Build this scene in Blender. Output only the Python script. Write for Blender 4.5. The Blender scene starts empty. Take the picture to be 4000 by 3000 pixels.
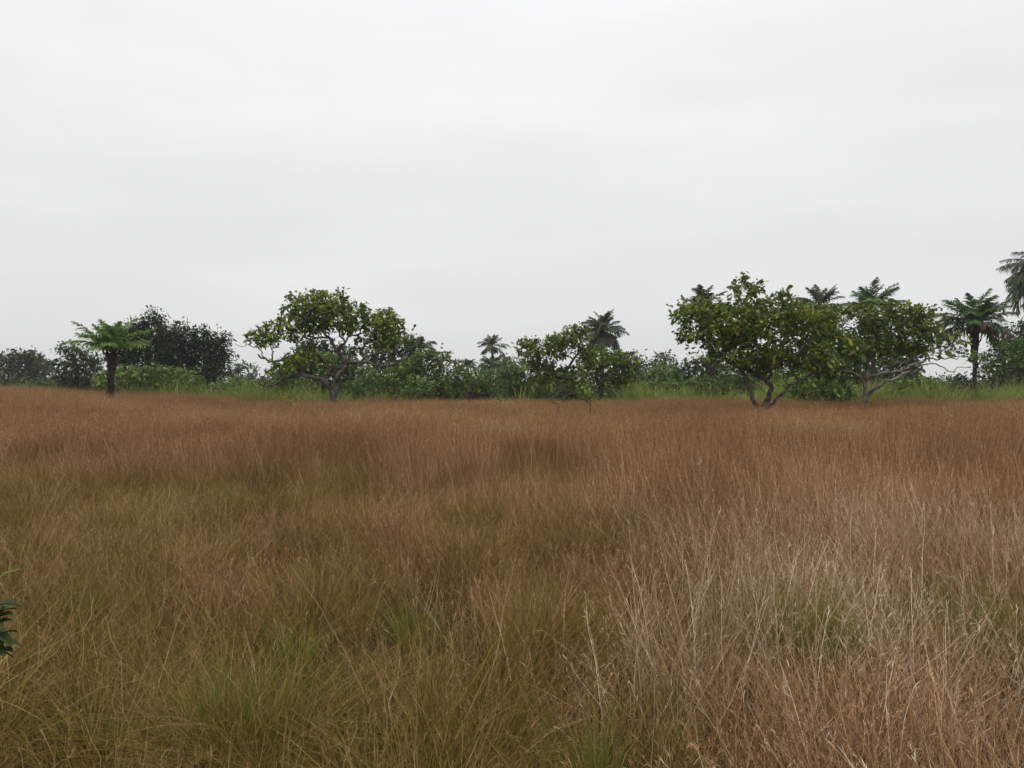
import bpy, math, numpy as np
from mathutils import Vector
rng = np.random.default_rng(7)
R = math.radians
# ------------------------------------------------------------------ camera, sky, sun, exposure
F = 2850.0; HOR = 1500.0; CAMZ = 1.7        # focal length and horizon row in the photo's 4000x3000 pixels
scene = bpy.context.scene
cam = bpy.data.cameras.new("camera"); cam.sensor_width = 36; cam.lens = F/4000*36
cam.clip_start = 0.05; cam.clip_end = 4000
camo = bpy.data.objects.new("camera", cam); scene.collection.objects.link(camo)
camo.location = (0, 0, CAMZ); camo.rotation_euler = (R(90), 0, 0); scene.camera = camo

world = bpy.data.worlds.new("World"); scene.world = world; world.use_nodes = True
nt = world.node_tree; nt.nodes.clear()
def N(nt, t, **kw):
    n = nt.nodes.new(t)
    for k, v in kw.items(): setattr(n, k, v)
    return n
SUN_EL, SUN_AZ = R(62), R(200)
sky = N(nt, "ShaderNodeTexSky", sky_type='NISHITA', sun_disc=False)
sky.sun_elevation = SUN_EL; sky.sun_rotation = SUN_AZ
tc = N(nt, "ShaderNodeTexCoord"); sep = N(nt, "ShaderNodeSeparateXYZ")
nt.links.new(tc.outputs['Generated'], sep.inputs[0])
ramp = N(nt, "ShaderNodeValToRGB")
nt.links.new(sep.outputs['Z'], ramp.inputs[0])
e = ramp.color_ramp.elements
e[0].position = 0.0; e[0].color = (.75, .75, .75, 1)
e[1].position = 1.0; e[1].color = (2.0, 2.0, 2.0, 1)
for p, c in ((.10, (.81, .81, .81, 1)), (.22, (.88, .88, .88, 1)), (.44, (.97, .97, .975, 1)), (.56, (1.15, 1.16, 1.17, 1))):
    q = e.new(p); q.color = c
mp = N(nt, "ShaderNodeMapping"); mp.inputs['Scale'].default_value = (1.2, 1.2, 5)
nt.links.new(tc.outputs['Generated'], mp.inputs[0])
nz = N(nt, "ShaderNodeTexNoise"); nz.inputs['Scale'].default_value = 1.6; nz.inputs['Detail'].default_value = 5
nt.links.new(mp.outputs[0], nz.inputs['Vector'])
mr = N(nt, "ShaderNodeMapRange"); mr.inputs[1].default_value = .3; mr.inputs[2].default_value = .7
mr.inputs[3].default_value = .935; mr.inputs[4].default_value = 1.04
nt.links.new(nz.outputs[0], mr.inputs[0])
cm = N(nt, "ShaderNodeVectorMath", operation='SCALE')
nt.links.new(ramp.outputs[0], cm.inputs[0]); nt.links.new(mr.outputs[0], cm.inputs['Scale'])
bg1 = N(nt, "ShaderNodeBackground"); bg1.inputs['Strength'].default_value = 1.0
nt.links.new(cm.outputs[0], bg1.inputs[0])
bg2 = N(nt, "ShaderNodeBackground"); bg2.inputs['Strength'].default_value = .08
nt.links.new(sky.outputs[0], bg2.inputs[0])
mx = N(nt, "ShaderNodeMixShader"); mx.inputs[0].default_value = .05
wo = N(nt, "ShaderNodeOutputWorld")
nt.links.new(bg1.outputs[0], mx.inputs[1]); nt.links.new(bg2.outputs[0], mx.inputs[2])
nt.links.new(mx.outputs[0], wo.inputs[0])
sun = bpy.data.lights.new("sun", 'SUN'); sun.energy = .9; sun.angle = R(40); sun.color = (1, .97, .93)
suno = bpy.data.objects.new("sun", sun); scene.collection.objects.link(suno)
sd = Vector((math.sin(SUN_AZ)*math.cos(SUN_EL), math.cos(SUN_AZ)*math.cos(SUN_EL), math.sin(SUN_EL)))
suno.rotation_euler = sd.to_track_quat('Z', 'Y').to_euler(); suno.location = (0, 0, 60)
vs = scene.view_settings
vs.view_transform = 'Standard'; vs.look = 'None'; vs.exposure = 0; vs.gamma = 1
scene.cycles.max_bounces = 7; scene.cycles.diffuse_bounces = 4; scene.cycles.transmission_bounces = 3

def W(px, py, d): return np.array(((px-2000)/F*d, d, CAMZ-(py-HOR)/F*d))
def norm(v): return v/np.maximum(np.linalg.norm(v, axis=-1, keepdims=True), 1e-9)
def vnoise(x, y, s, seed=0):
    "smooth value noise 0..1"
    g = np.random.default_rng(seed).random((64, 64))
    x = np.asarray(x)/s+31.7; y = np.asarray(y)/s+17.3
    xi = np.floor(x).astype(int); yi = np.floor(y).astype(int); fx = x-xi; fy = y-yi
    fx = fx*fx*(3-2*fx); fy = fy*fy*(3-2*fy)
    a = g[xi % 64, yi % 64]; b = g[(xi+1) % 64, yi % 64]; c = g[xi % 64, (yi+1) % 64]; d = g[(xi+1) % 64, (yi+1) % 64]
    return (a*(1-fx)+b*fx)*(1-fy)+(c*(1-fx)+d*fx)*fy
def ground_z(x, y):
    return (vnoise(x, y, 5, 1)-.5)*.14 + (vnoise(x, y, 1.6, 2)-.5)*.06

# ------------------------------------------------------------------ materials
def mat_leaf(name, stops, trans=.3, rough=.5, patch=0.0, patch_scale=.5, bright=1.0, spec=.35):
    m = bpy.data.materials.new(name); m.use_nodes = True; t = m.node_tree; t.nodes.clear()
    at = N(t, "ShaderNodeAttribute", attribute_name="rnd")
    r = N(t, "ShaderNodeValToRGB")
    el = r.color_ramp.elements
    el[0].position = stops[0][0]; el[0].color = (*stops[0][1], 1)
    el[1].position = stops[-1][0]; el[1].color = (*stops[-1][1], 1)
    for p, c in stops[1:-1]:
        q = el.new(p); q.color = (*c, 1)
    val = at.outputs['Fac']
    if patch:
        geo = N(t, "ShaderNodeNewGeometry"); nz = N(t, "ShaderNodeTexNoise")
        nz.inputs['Scale'].default_value = patch_scale; nz.inputs['Detail'].default_value = 3
        t.links.new(geo.outputs['Position'], nz.inputs['Vector'])
        ma = N(t, "ShaderNodeMath", operation='MULTIPLY_ADD'); ma.inputs[1].default_value = patch
        sb = N(t, "ShaderNodeMath", operation='SUBTRACT'); sb.inputs[1].default_value = .5
        t.links.new(nz.outputs[0], sb.inputs[0]); t.links.new(sb.outputs[0], ma.inputs[0])
        t.links.new(val, ma.inputs[2]); val = ma.outputs[0]
    t.links.new(val, r.inputs[0])
    p = N(t, "ShaderNodeBsdfPrincipled"); p.inputs['Roughness'].default_value = rough
    p.inputs['Specular IOR Level'].default_value = spec
    tr = N(t, "ShaderNodeBsdfTranslucent"); mix = N(t, "ShaderNodeMixShader"); mix.inputs[0].default_value = trans
    o = N(t, "ShaderNodeOutputMaterial")
    t.links.new(r.outputs[0], p.inputs['Base Color']); t.links.new(r.outputs[0], tr.inputs['Color'])
    t.links.new(p.outputs[0], mix.inputs[1]); t.links.new(tr.outputs[0], mix.inputs[2]); t.links.new(mix.outputs[0], o.inputs[0])
    return m
def mat_bark(name, c1, c2, scale=9, bump=.5):
    m = bpy.data.materials.new(name); m.use_nodes = True; t = m.node_tree
    p = t.nodes['Principled BSDF']; p.inputs['Roughness'].default_value = .9; p.inputs['Specular IOR Level'].default_value = .2
    geo = N(t, "ShaderNodeNewGeometry"); n = N(t, "ShaderNodeTexNoise"); n.inputs['Scale'].default_value = scale; n.inputs['Detail'].default_value = 6
    t.links.new(geo.outputs['Position'], n.inputs['Vector'])
    r = N(t, "ShaderNodeValToRGB"); r.color_ramp.elements[0].position = .35; r.color_ramp.elements[1].position = .68
    r.color_ramp.elements[0].color = (*c1, 1); r.color_ramp.elements[1].color = (*c2, 1)
    t.links.new(n.outputs[0], r.inputs[0]); t.links.new(r.outputs[0], p.inputs['Base Color'])
    b = N(t, "ShaderNodeBump"); b.inputs['Strength'].default_value = bump; b.inputs['Distance'].default_value = .03
    t.links.new(n.outputs[0], b.inputs['Height']); t.links.new(b.outputs[0], p.inputs['Normal'])
    return m
M = {
 'cashew': mat_leaf('cashew_leaves', [(0, (0.037, 0.067, 0.011)), (.4, (0.082, 0.141, 0.018)), (.7, (0.164, 0.234, 0.026)), (.88, (0.316, 0.349, 0.035)), (1, (0.448, 0.403, 0.055))], .32, patch=.4, patch_scale=.9, spec=.22),
 'cashew_rust': mat_leaf('olive_cashew_leaves', [(0, (0.039, 0.066, 0.010)), (.38, (0.089, 0.139, 0.017)), (.66, (0.173, 0.212, 0.024)), (.84, (0.308, 0.300, 0.033)), (1, (0.244, 0.137, 0.033))], .32, patch=.5, patch_scale=.7, spec=.22),
 'dark': mat_leaf('dark_leaves', [(0, (0.019, 0.038, 0.010)), (.6, (0.048, 0.082, 0.018)), (1, (0.120, 0.156, 0.035))], .2, patch=.4, patch_scale=.5, spec=.15),
 'thorn': mat_leaf('dusky_leaves', [(0, (0.014, 0.024, 0.008)), (.6, (0.035, 0.053, 0.016)), (1, (0.078, 0.099, 0.032))], .12, patch=.4, patch_scale=.6, spec=.1),
 'mid': mat_leaf('mid_green_leaves', [(0, (0.034, 0.069, 0.013)), (.5, (0.078, 0.136, 0.021)), (1, (0.218, 0.253, 0.042))], .3, patch=.5, patch_scale=.5, spec=.18),
 'bright': mat_leaf('bright_green_leaves', [(0, (0.057, 0.114, 0.017)), (.5, (0.122, 0.194, 0.029)), (1, (0.286, 0.343, 0.048))], .35, patch=.4, patch_scale=.6),
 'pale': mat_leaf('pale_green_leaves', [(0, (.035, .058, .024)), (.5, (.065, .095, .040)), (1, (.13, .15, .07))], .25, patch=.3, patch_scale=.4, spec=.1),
 'palm': mat_leaf('palm_leaves', [(0, (0.036, 0.081, 0.022)), (.6, (0.084, 0.161, 0.044)), (1, (0.190, 0.265, 0.099))], .3, spec=.2),
 'palm_bright': mat_leaf('young_palm_leaves', [(0, (0.060, 0.127, 0.019)), (.6, (0.120, 0.220, 0.034)), (1, (0.264, 0.330, 0.076))], .4, spec=.2),
 'palm_dark': mat_leaf('dark_palm_leaves', [(0, (0.028, 0.048, 0.020)), (.6, (0.060, 0.094, 0.035)), (1, (0.127, 0.161, 0.066))], .25, spec=.15),
 'palm_dry': mat_leaf('dry_palm_leaves', [(0, (.05, .032, .02)), (.6, (.10, .068, .042)), (1, (.18, .13, .085))], .15),
 'reed': mat_leaf('reed_leaves', [(0, (0.082, 0.134, 0.021)), (.5, (0.164, 0.226, 0.037)), (.85, (0.328, 0.360, 0.073)), (1, (0.464, 0.400, 0.125))], .35, patch=.3, patch_scale=.4),
 'brown': mat_leaf('brown_stems', [(0, (0.063, 0.028, 0.011)), (.35, (0.220, 0.120, 0.052)), (.6, (0.342, 0.192, 0.090)), (.85, (0.483, 0.302, 0.157)), (1, (0.672, 0.464, 0.270))], .18, .85, patch=.7, patch_scale=.35, spec=.05),
 'olive': mat_leaf('olive_blades', [(0, (0.033, 0.035, 0.006)), (.25, (0.098, 0.092, 0.013)), (.5, (0.192, 0.131, 0.032)), (.75, (0.272, 0.175, 0.056)), (1, (0.443, 0.339, 0.158))], .18, .8, patch=.8, patch_scale=1.1, spec=.05),
 'straw': mat_leaf('straw_stems', [(0, (0.107, 0.063, 0.028)), (.3, (0.322, 0.212, 0.117)), (.65, (0.538, 0.390, 0.253)), (1, (0.838, 0.704, 0.538))], .18, .7, patch=.7, patch_scale=.7, spec=.08),
 'tuft': mat_leaf('green_blades', [(0, (0.057, 0.090, 0.011)), (.5, (0.127, 0.150, 0.021)), (1, (0.304, 0.252, 0.048))], .35),
 'bark': mat_bark('cashew_bark', (.030, .022, .018), (.13, .105, .09), 7),
 'bark_grey': mat_bark('grey_bark', (.07, .06, .05), (.25, .215, .185), 6),
 'bark_thin': mat_bark('twig_bark', (.05, .04, .033), (.15, .125, .105), 5),
 'palm_trunk': mat_bark('palm_bark', (.014, .010, .008), (.060, .042, .030), 9, .8),
 'palm_trunk_pale': mat_bark('pale_palm_bark', (.07, .06, .05), (.17, .145, .12), 3, .4),
}

# ------------------------------------------------------------------ mesh helpers
class Acc:
    def __init__(s): s.V = []; s.Q = []; s.A = []; s.n = 0
    def add(s, V, Q, a):
        V = np.asarray(V, float).reshape(-1, 3)
        s.V.append(V); s.Q.append(np.asarray(Q)+s.n); s.A.append(np.broadcast_to(a, (len(V),)).astype(float)); s.n += len(V)
    def strips(s, C, S, a):
        "C centres (n,k,3), S half-width vectors (n,k,3), a (n,)"
        n, k = C.shape[:2]
        V = np.stack([C-S, C+S], 2).reshape(-1, 3)
        b = (np.arange(n)*k*2)[:, None]+(np.arange(k-1)*2)[None, :]
        Q = np.stack([b, b+1, b+3, b+2], -1).reshape(-1, 4)
        s.add(V, Q, np.repeat(a, k*2))
    def tube(s, P, r, sides=6, a=.5, cap=False, rough=0.0, rg=rng):
        P = np.asarray(P, float); r = np.asarray(r, float); n = len(P)
        T = np.gradient(P, axis=0); T = norm(T)
        up = np.array((0, 0, 1.)) if abs(T[0][2]) < .9 else np.array((1., 0, 0))
        A = np.empty_like(P); B = np.empty_like(P); x = norm(np.cross(T[0], up))
        for i in range(n):
            x = x-T[i]*np.dot(x, T[i]); x = x/max(np.linalg.norm(x), 1e-9); A[i] = x; B[i] = np.cross(T[i], x)
        th = np.arange(sides)/sides*2*math.pi
        rr = r[:, None]*np.ones(sides)
        if rough: rr = rr*(1+rough*(rg.random((n, sides))-.5))
        V = P[:, None]+(A[:, None]*np.cos(th)[None, :, None]+B[:, None]*np.sin(th)[None, :, None])*rr[..., None]
        i = np.arange(n-1)[:, None]*sides; j = np.arange(sides)[None, :]; j2 = (j+1) % sides
        Q = np.stack([i+j, i+j2, i+sides+j2, i+sides+j], -1).reshape(-1, 4)
        s.add(V, Q, a)
    def build(s, name, mat, parent=None, smooth=False, origin=None, link=True):
        V = np.concatenate(s.V); Q = np.concatenate(s.Q); A = np.concatenate(s.A)
        if origin is not None: V = V-np.asarray(origin)
        me = bpy.data.meshes.new(name)
        me.vertices.add(len(V)); me.vertices.foreach_set('co', V.astype(np.float32).ravel())
        me.loops.add(len(Q)*4); me.loops.foreach_set('vertex_index', Q.astype(np.int32).ravel())
        me.polygons.add(len(Q)); me.polygons.foreach_set('loop_start', (np.arange(len(Q))*4).astype(np.int32))
        me.polygons.foreach_set('loop_total', np.full(len(Q), 4, np.int32))
        me.polygons.foreach_set('use_smooth', np.full(len(Q), smooth))
        at = me.attributes.new('rnd', 'FLOAT', 'POINT'); at.data.foreach_set('value', A.astype(np.float32))
        me.materials.append(mat); me.update(calc_edges=True); me.validate()
        o = bpy.data.objects.new(name, me)
        if link: scene.collection.objects.link(o)
        if parent: o.parent = parent
        return o
def thing(name, loc, label, cat, group=None):
    o = bpy.data.objects.new(name, None); scene.collection.objects.link(o)
    o.location = [float(v) for v in loc]; o['label'] = label; o['category'] = cat; o.empty_display_size = .3
    if group: o['group'] = group
    return o
def catmull(P, step):
    P = np.asarray(P, float); out = []
    Q = np.vstack([2*P[0]-P[1], P, 2*P[-1]-P[-2]])
    for i in range(1, len(Q)-2):
        a, b, c, d = Q[i-1:i+3]; L = np.linalg.norm(c-b); k = max(1, int(round(L/step)))
        for t in np.arange(k)/k:
            out.append(.5*((2*b)+(c-a)*t+(2*a-5*b+4*c-d)*t*t+(3*b-a-3*c+d)*t**3))
    out.append(P[-1]); return np.array(out)

# ------------------------------------------------------------------ trees
def grow(P, par, att, step, kill, infl, iters, rg, jitter=.35, lift=.0):
    P = [np.array(p) for p in P]; par = list(par)
    att = att.copy(); A = np.array(P)
    D = np.full(len(att), 1e9); I = np.zeros(len(att), int)
    for s0 in range(0, len(A), 200):
        d = np.linalg.norm(att[:, None]-A[None, s0:s0+200], axis=2); j = d.argmin(1); dm = d[np.arange(len(att)), j]
        u = dm < D; D[u] = dm[u]; I[u] = j[u]+s0
    for it in range(iters):
        if not len(att): break
        act = D < (infl if it > 4 else 1e9)
        if not act.any(): break
        idx = I[act]; PA = np.array(P)
        dirs = norm(att[act]-PA[idx])
        uniq, inv = np.unique(idx, return_inverse=True)
        S = np.zeros((len(uniq), 3)); np.add.at(S, inv, dirs)
        S = norm(norm(S)+rg.normal(0, jitter, S.shape)+np.array((0, 0, lift)))
        new = PA[uniq]+S*step
        base = len(P); P.extend(new); par.extend(uniq.tolist())
        d = np.linalg.norm(att[:, None]-new[None], axis=2); j = d.argmin(1); dm = d[np.arange(len(att)), j]
        u = dm < D; D[u] = dm[u]; I[u] = j[u]+base
        keep = D > kill; att = att[keep]; D = D[keep]; I = I[keep]
        if len(P) > 9000: break
    return np.array(P), np.array(par)
def lobe_points(lobes, n, rg):
    "lobes: (cx,cy,cz,rx,ry,rz,weight)"
    L = np.array(lobes, float); vol = L[:, 3]*L[:, 4]*L[:, 5]*L[:, 6]; pick = rg.choice(len(L), n, p=vol/vol.sum())
    d = norm(rg.normal(size=(n, 3))); r = rg.random(n)**(1/2.2)
    return L[pick, :3]+d*r[:, None]*L[pick, 3:6]
def leaf_strips(acc, P, D, L, Wd, rg, rnd, rosette=True):
    n = len(P)
    side = norm(np.cross(D, norm(rg.normal(0, .45, (n, 3))+np.array((0, 0, 1.)))))
    nrm = norm(np.cross(side, D))
    t = np.array((.05, .40, .78, 1.0)); w = np.array((.12, .75, 1.0, .25))
    C = P[:, None]+D[:, None]*(L[:, None]*t)[..., None]
    C[..., 2] -= (L[:, None]*.22*t**2)
    tw = rg.normal(0, .3, n)
    sv = side[:, None]*np.cos(tw)[:, None, None]+nrm[:, None]*np.sin(tw)[:, None, None]
    acc.strips(C, sv*(Wd[:, None]*w)[..., None]*.5, rnd)
def tree(name, label, cat, base, limbs, lobes, rg_seed, leafmat, bark, n_att=900, step=.16, kill=.22, infl=1.6, leaf=(.13, .075), per=7,
         tip_r=.007, rosette_p=.9, fill=.35, leaf_r=None, lift=.05, jitter=.4, group=None, twigs=0.0, wob=.03, cap_seed=None, maxn=9000, bare=None, yellow=0.0, limb_k=.62):
    """limbs: (points[(x,y,z)...], r0, r1) in world space, the first starts at the base; lobes in world space"""
    rg = np.random.default_rng(rg_seed); base = np.array(base, float)
    P = []; par = []; forced = {}
    for li, (pts, r0, r1) in enumerate(limbs):
        r0 *= limb_k; r1 *= max(limb_k, .75)
        C = catmull(pts, step)
        C[1:-1] += rg.normal(0, wob, C[1:-1].shape)
        if li == 0: prev = -1; start = 0
        else:
            A = np.array(P); prev = int(np.linalg.norm(A-C[0], axis=1).argmin()); start = 1 if np.linalg.norm(A[prev]-C[0]) < step*1.2 else 0
        for i in range(start, len(C)):
            P.append(C[i]); par.append(prev); prev = len(P)-1; forced[prev] = r0+(r1-r0)*i/(len(C)-1)
    ns = len(P)
    att = lobe_points(lobes, n_att, rg)
    # growth starts from limbs but not from the lowest trunk: nearest-node rule does that
    P, par = grow(P, par, att, step, kill, infl, 140, rg, jitter, lift)
    n = len(P); r = np.zeros(n); ch = np.zeros(n, int); pw = 2.1
    acc = np.zeros(n)
    for i in range(n-1, -1, -1):
        if ch[i] == 0: acc[i] = tip_r**pw
        r[i] = acc[i]**(1/pw)
        if par[i] >= 0: acc[par[i]] += acc[i]; ch[par[i]] += 1
    for i, f in forced.items(): r[i] = f
    for i in range(n):
        if par[i] >= 0 and i not in forced: r[i] = min(r[i], r[par[i]]*.85 if r[par[i]] > tip_r*1.5 else r[par[i]])
    # chains
    kids = [[] for _ in range(n)]
    for i in range(n):
        if par[i] >= 0: kids[par[i]].append(i)
    T = Acc(); stack = [(-1, 0)]
    while stack:
        pr, s0 = stack.pop(); c = [s0]
        while kids[c[-1]]:
            k = kids[c[-1]]; mainc = max(k, key=lambda q: r[q])
            for q in k:
                if q != mainc: stack.append((c[-1], q))
            c.append(mainc)
        pts = P[c]; rr = r[c]
        if pr >= 0: pts = np.vstack([P[pr], pts]); rr = np.concatenate([[min(rr[0]*1.15, r[pr])], rr])
        if len(pts) < 2: continue
        sd_ = 9 if rr[0] > .08 else (6 if rr[0] > .03 else 4 if rr[0] > .014 else 3)
        T.tube(pts, rr, sd_, rough=.18 if rr[0] > .05 else 0, rg=rg)
    # leaves
    lr = leaf_r or tip_r*2.6
    cand = np.array([i for i in range(ns, n) if r[i] < lr])
    cand = cand[rg.random(len(cand)) < rosette_p] if len(cand) else cand
    if bare is not None and len(cand):
        bx = np.array(bare); dd = np.min([np.linalg.norm((P[cand]-b[:3])/b[3:6], axis=1) for b in bx], axis=0)
        cand = cand[(dd > 1) | (rg.random(len(cand)) < .07)]
    LF = Acc(); m = len(cand)*per
    ci = np.repeat(cand, per); D0 = norm(P[ci]-P[par[ci]])
    D = norm(D0*.55+rg.normal(0, .75, (m, 3))+np.array((0, 0, .22)))
    L = leaf[0]*rg.uniform(.6, 1.2, m); Wd = leaf[1]*rg.uniform(.7, 1.2, m)
    cl = np.repeat(rg.normal(0, .13, len(cand)), per)
    rnd = np.clip(.42+cl+rg.normal(0, .14, m)+yellow, 0, 1)
    rare = rg.random(m) < .03; rnd[rare] = np.clip(rnd[rare]+.45, 0, 1)
    leaf_strips(LF, P[ci]+rg.normal(0, leaf[0]*.25, (m, 3)), D, L, Wd, rg, rnd)
    if fill:
        LB = np.array(lobes, float); nl = np.maximum(1, (fill*math.pi*LB[:, 3]*LB[:, 5]*LB[:, 6]/(leaf[0]*leaf[1]*.5)/6)).astype(int)
        q = np.repeat(np.arange(len(LB)), nl); u = norm(rg.normal(size=(len(q), 3)))
        ph = rg.random((3, 3))*6.28; fr = rg.uniform(2, 5, (3, 3)); bump = sum(np.sin(u@fr[i]*1.7+ph[i, 0]+q*1.3) for i in range(3))/3
        C = LB[q, :3]+u*LB[q, 3:6]*(rg.random(len(q))**.42*(1+.30*bump)*.97)[:, None]
        if bare is not None:
            bx = np.array(bare); dd = np.min([np.linalg.norm((C-b_[:3])/b_[3:6], axis=1) for b_ in bx], axis=0); kk = dd > 1; C = C[kk]; u = u[kk]; q = q[kk]
        C = C[C[:, 2] > .35] if len(C) else C; q = q[:len(C)]; u = norm(rg.normal(size=(len(C), 3))+np.array((0, 0, .5)))
        ci = np.repeat(np.arange(len(C)), 6); m = len(ci)
        Dv = norm(u[ci]*.8+rg.normal(0, .7, (m, 3)))
        clq = np.repeat(rg.normal(0, .12, len(C)), 6); rn = np.clip(.42+clq+rg.normal(0, .14, m)+yellow, 0, 1)
        rare = rg.random(m) < .03; rn[rare] = np.clip(rn[rare]+.45, 0, 1)
        sz = np.clip(rg.lognormal(-.15, .35, m), .4, 1.9)
        leaf_strips(LF, C[ci]+rg.normal(0, leaf[0]*.6, (m, 3)), Dv, leaf[0]*sz, leaf[1]*sz*rg.uniform(.8, 1.2, m), rg, rn)
    t = thing(name, base, label, cat, group)
    T.build('trunk', bark, t, True, base); LF.build('crown', leafmat, t, False, base)
    return t

# --- hero trees, traced limb by limb. helper: region pixels -> photo pixels -> world
def conv(x0, y0, D, sc=.4521):
    def f(rx, ry, dy=0.0):
        return W(x0+rx*sc, y0+ry*sc, D+dy)
    return f
def lobe(f, D, rx, ry, a, b, dy=0., dz=None, w=1., sc=.4521):
    c = f(rx, ry, dy); k = sc*D/F; dz = dz if dz else a*.8
    return (*c, a*k, dz*k, b*k, w)

# tree A: crooked open cashew, left of centre
DA = 32.; a = conv(850, 1000, DA); bA = a(1010, 1240); baseA = np.array((bA[0], bA[1], -.05))
limbsA = [
 ([baseA, a(1012, 1240), a(1005, 1180), a(1030, 1110), a(1042, 1040, -.1), a(1085, 985), a(1112, 940), a(1070, 880), a(1015, 805), a(975, 730, .2), a(920, 665, .3), a(870, 610, .5)], .27, .05),
 ([a(1005, 1190), a(960, 1130, -.2), a(920, 1085, -.3), a(840, 1052, -.5), a(765, 1040, -.6), a(722, 1005, -.6), a(680, 1042, -.7), a(600, 1058, -.8), a(560, 1062, -.8), a(500, 1108, -.9), a(400, 1120, -.9), a(352, 1090, -1), a(402, 1040, -1)], .19, .03),
 ([a(975, 1150), a(945, 1065, .3), a(985, 968, .3), a(1080, 955, .1)], .12, .09),
 ([a(980, 972, .3), a(930, 915, .5), a(880, 860, .7), a(830, 825, .9), a(760, 800, 1)], .09, .03),
 ([a(745, 1010, -.6), a(690, 970, -.5), a(610, 925, -.4), a(555, 900, -.4), a(480, 912, -.5), a(400, 888, -.6), a(350, 850, -.6)], .10, .05),
 ([a(400, 885, -.6), a(350, 800, -.6), a(270, 770, -.5), a(200, 785, -.5), a(150, 760, -.5)], .04, .012),
 ([a(470, 905, -.5), a(480, 830, -.3), a(440, 760, -.2), a(400, 700, 0)], .05, .02),
 ([a(1035, 830), a(1060, 780, -.4), a(1100, 745, -.5), a(1062, 690, -.6), a(1040, 640, -.7), a(1060, 560, -.7)], .10, .03),
 ([a(1100, 745, -.5), a(1130, 700, -.3), a(1210, 680, -.2), a(1255, 610, 0), a(1330, 580, .2)], .07, .03),
 ([a(1118, 940), a(1150, 845, .4), a(1200, 800, .5), a(1300, 790, .7), a(1400, 740, .9)], .09, .03),
 ([a(1112, 925), a(1240, 918, -.4), a(1340, 930, -.6), a(1430, 950, -.7), a(1540, 930, -.8), a(1600, 885, -.9), a(1650, 850, -.9)], .12, .02),
 ([a(1235, 915, -.4), a(1330, 850, -.6), a(1450, 830, -.4), a(1560, 800, -.3)], .08, .025),
 ([a(960, 700, .2), a(900, 705, 0), a(790, 722, -.3), a(740, 688, -.4), a(700, 740, -.4), a(600, 740, -.4)], .07, .02),
 ([a(1135, 985), a(1150, 1030, -.3), a(1210, 1065, -.4), a(1250, 1075, -.5), a(1300, 1020, -.5), a(1400, 980, -.5)], .05, .012),
 ([a(880, 620, .5), a(830, 540, .5), a(840, 460, .4), a(820, 390, .4)], .05, .02),
]
lobesA = [lobe(a, DA, 850, 480, 220, 170, 0, 190), lobe(a, DA, 1080, 450, 130, 110, .2), lobe(a, DA, 1430, 580, 200, 130, .2, 180), lobe(a, DA, 1270, 500, 90, 70, .3),
 lobe(a, DA, 1520, 740, 140, 80, .1), lobe(a, DA, 400, 690, 170, 105, -.2, 130), lobe(a, DA, 570, 560, 90, 70, 0), lobe(a, DA, 650, 920, 150, 75, -.7, 120), lobe(a, DA, 760, 850, 90, 55, .2),
 lobe(a, DA, 1000, 600, 180, 50, .9, 130), lobe(a, DA, 1330, 720, 130, 60, .5), lobe(a, DA, 1080, 330, 50, 40, .1, w=.8), lobe(a, DA, 640, 370, 70, 60, .2), lobe(a, DA, 880, 330, 130, 55, .2), lobe(a, DA, 1280, 430, 60, 40, 0, w=.6), lobe(a, DA, 1180, 600, 130, 70, .3), lobe(a, DA, 620, 640, 110, 80, .3, w=.8), lobe(a, DA, 500, 620, 110, 80, -.1), lobe(a, DA, 620, 480, 110, 80, .1), lobe(a, DA, 1160, 480, 110, 80, .1), lobe(a, DA, 800, 640, 130, 50, .8), lobe(a, DA, 1450, 660, 150, 70, -.1), lobe(a, DA, 560, 970, 110, 60, -.7), lobe(a, DA, 740, 890, 80, 50, .5), lobe(a, DA, 1050, 370, 100, 60, -.1), lobe(a, DA, 1230, 830, 110, 40, 1., w=.5)]
tree('cashew_tree', 'crooked open cashew tree with twisted dark limbs, standing alone left of centre', 'tree', baseA, limbsA, lobesA, 11, M['cashew'], M['bark'],
     n_att=2100, step=.14, kill=.19, infl=1.5, leaf=(.19, .115), per=7, tip_r=.009, rosette_p=.8, yellow=.10, fill=.42, limb_k=.72)

# tree B: the dense rounded one right of centre
DB = 24.; b = conv(2500, 1000, DB); bB = b(1050, 1320); baseB = np.array((bB[0], bB[1], -.05))
limbsB = [
 ([baseB, b(1040, 1330), b(1000, 1280), b(950, 1150), b(905, 1040, -.1), b(870, 970, -.2), b(820, 880, -.2), b(740, 780, 0)], .14, .05),
 ([b(1050, 1345), b(1078, 1300), b(1128, 1190, -.1), b(1135, 1140, -.1), b(1095, 1080, 0), b(1030, 1040, .2), b(950, 990, .3), b(930, 850, .4), b(900, 650, .3), b(880, 480, .2)], .14, .04),
 ([b(1095, 1085), b(1130, 1010, .3), b(1115, 930, .5), b(1200, 800, .6), b(1280, 640, .6)], .09, .04),
 ([b(1080, 1330), b(1150, 1265, -.2), b(1210, 1205, -.3), b(1300, 1120, -.4), b(1420, 1062, -.5), b(1510, 1022, -.4), b(1640, 995, -.3)], .10, .04),
 ([b(870, 970, -.2), b(700, 860, -.4), b(600, 700, -.3), b(500, 600, 0)], .07, .03),
 ([b(1010, 1035, .2), b(1150, 960, -.6), b(1350, 850, -.7), b(1450, 700, -.5)], .07, .03),
]
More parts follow.
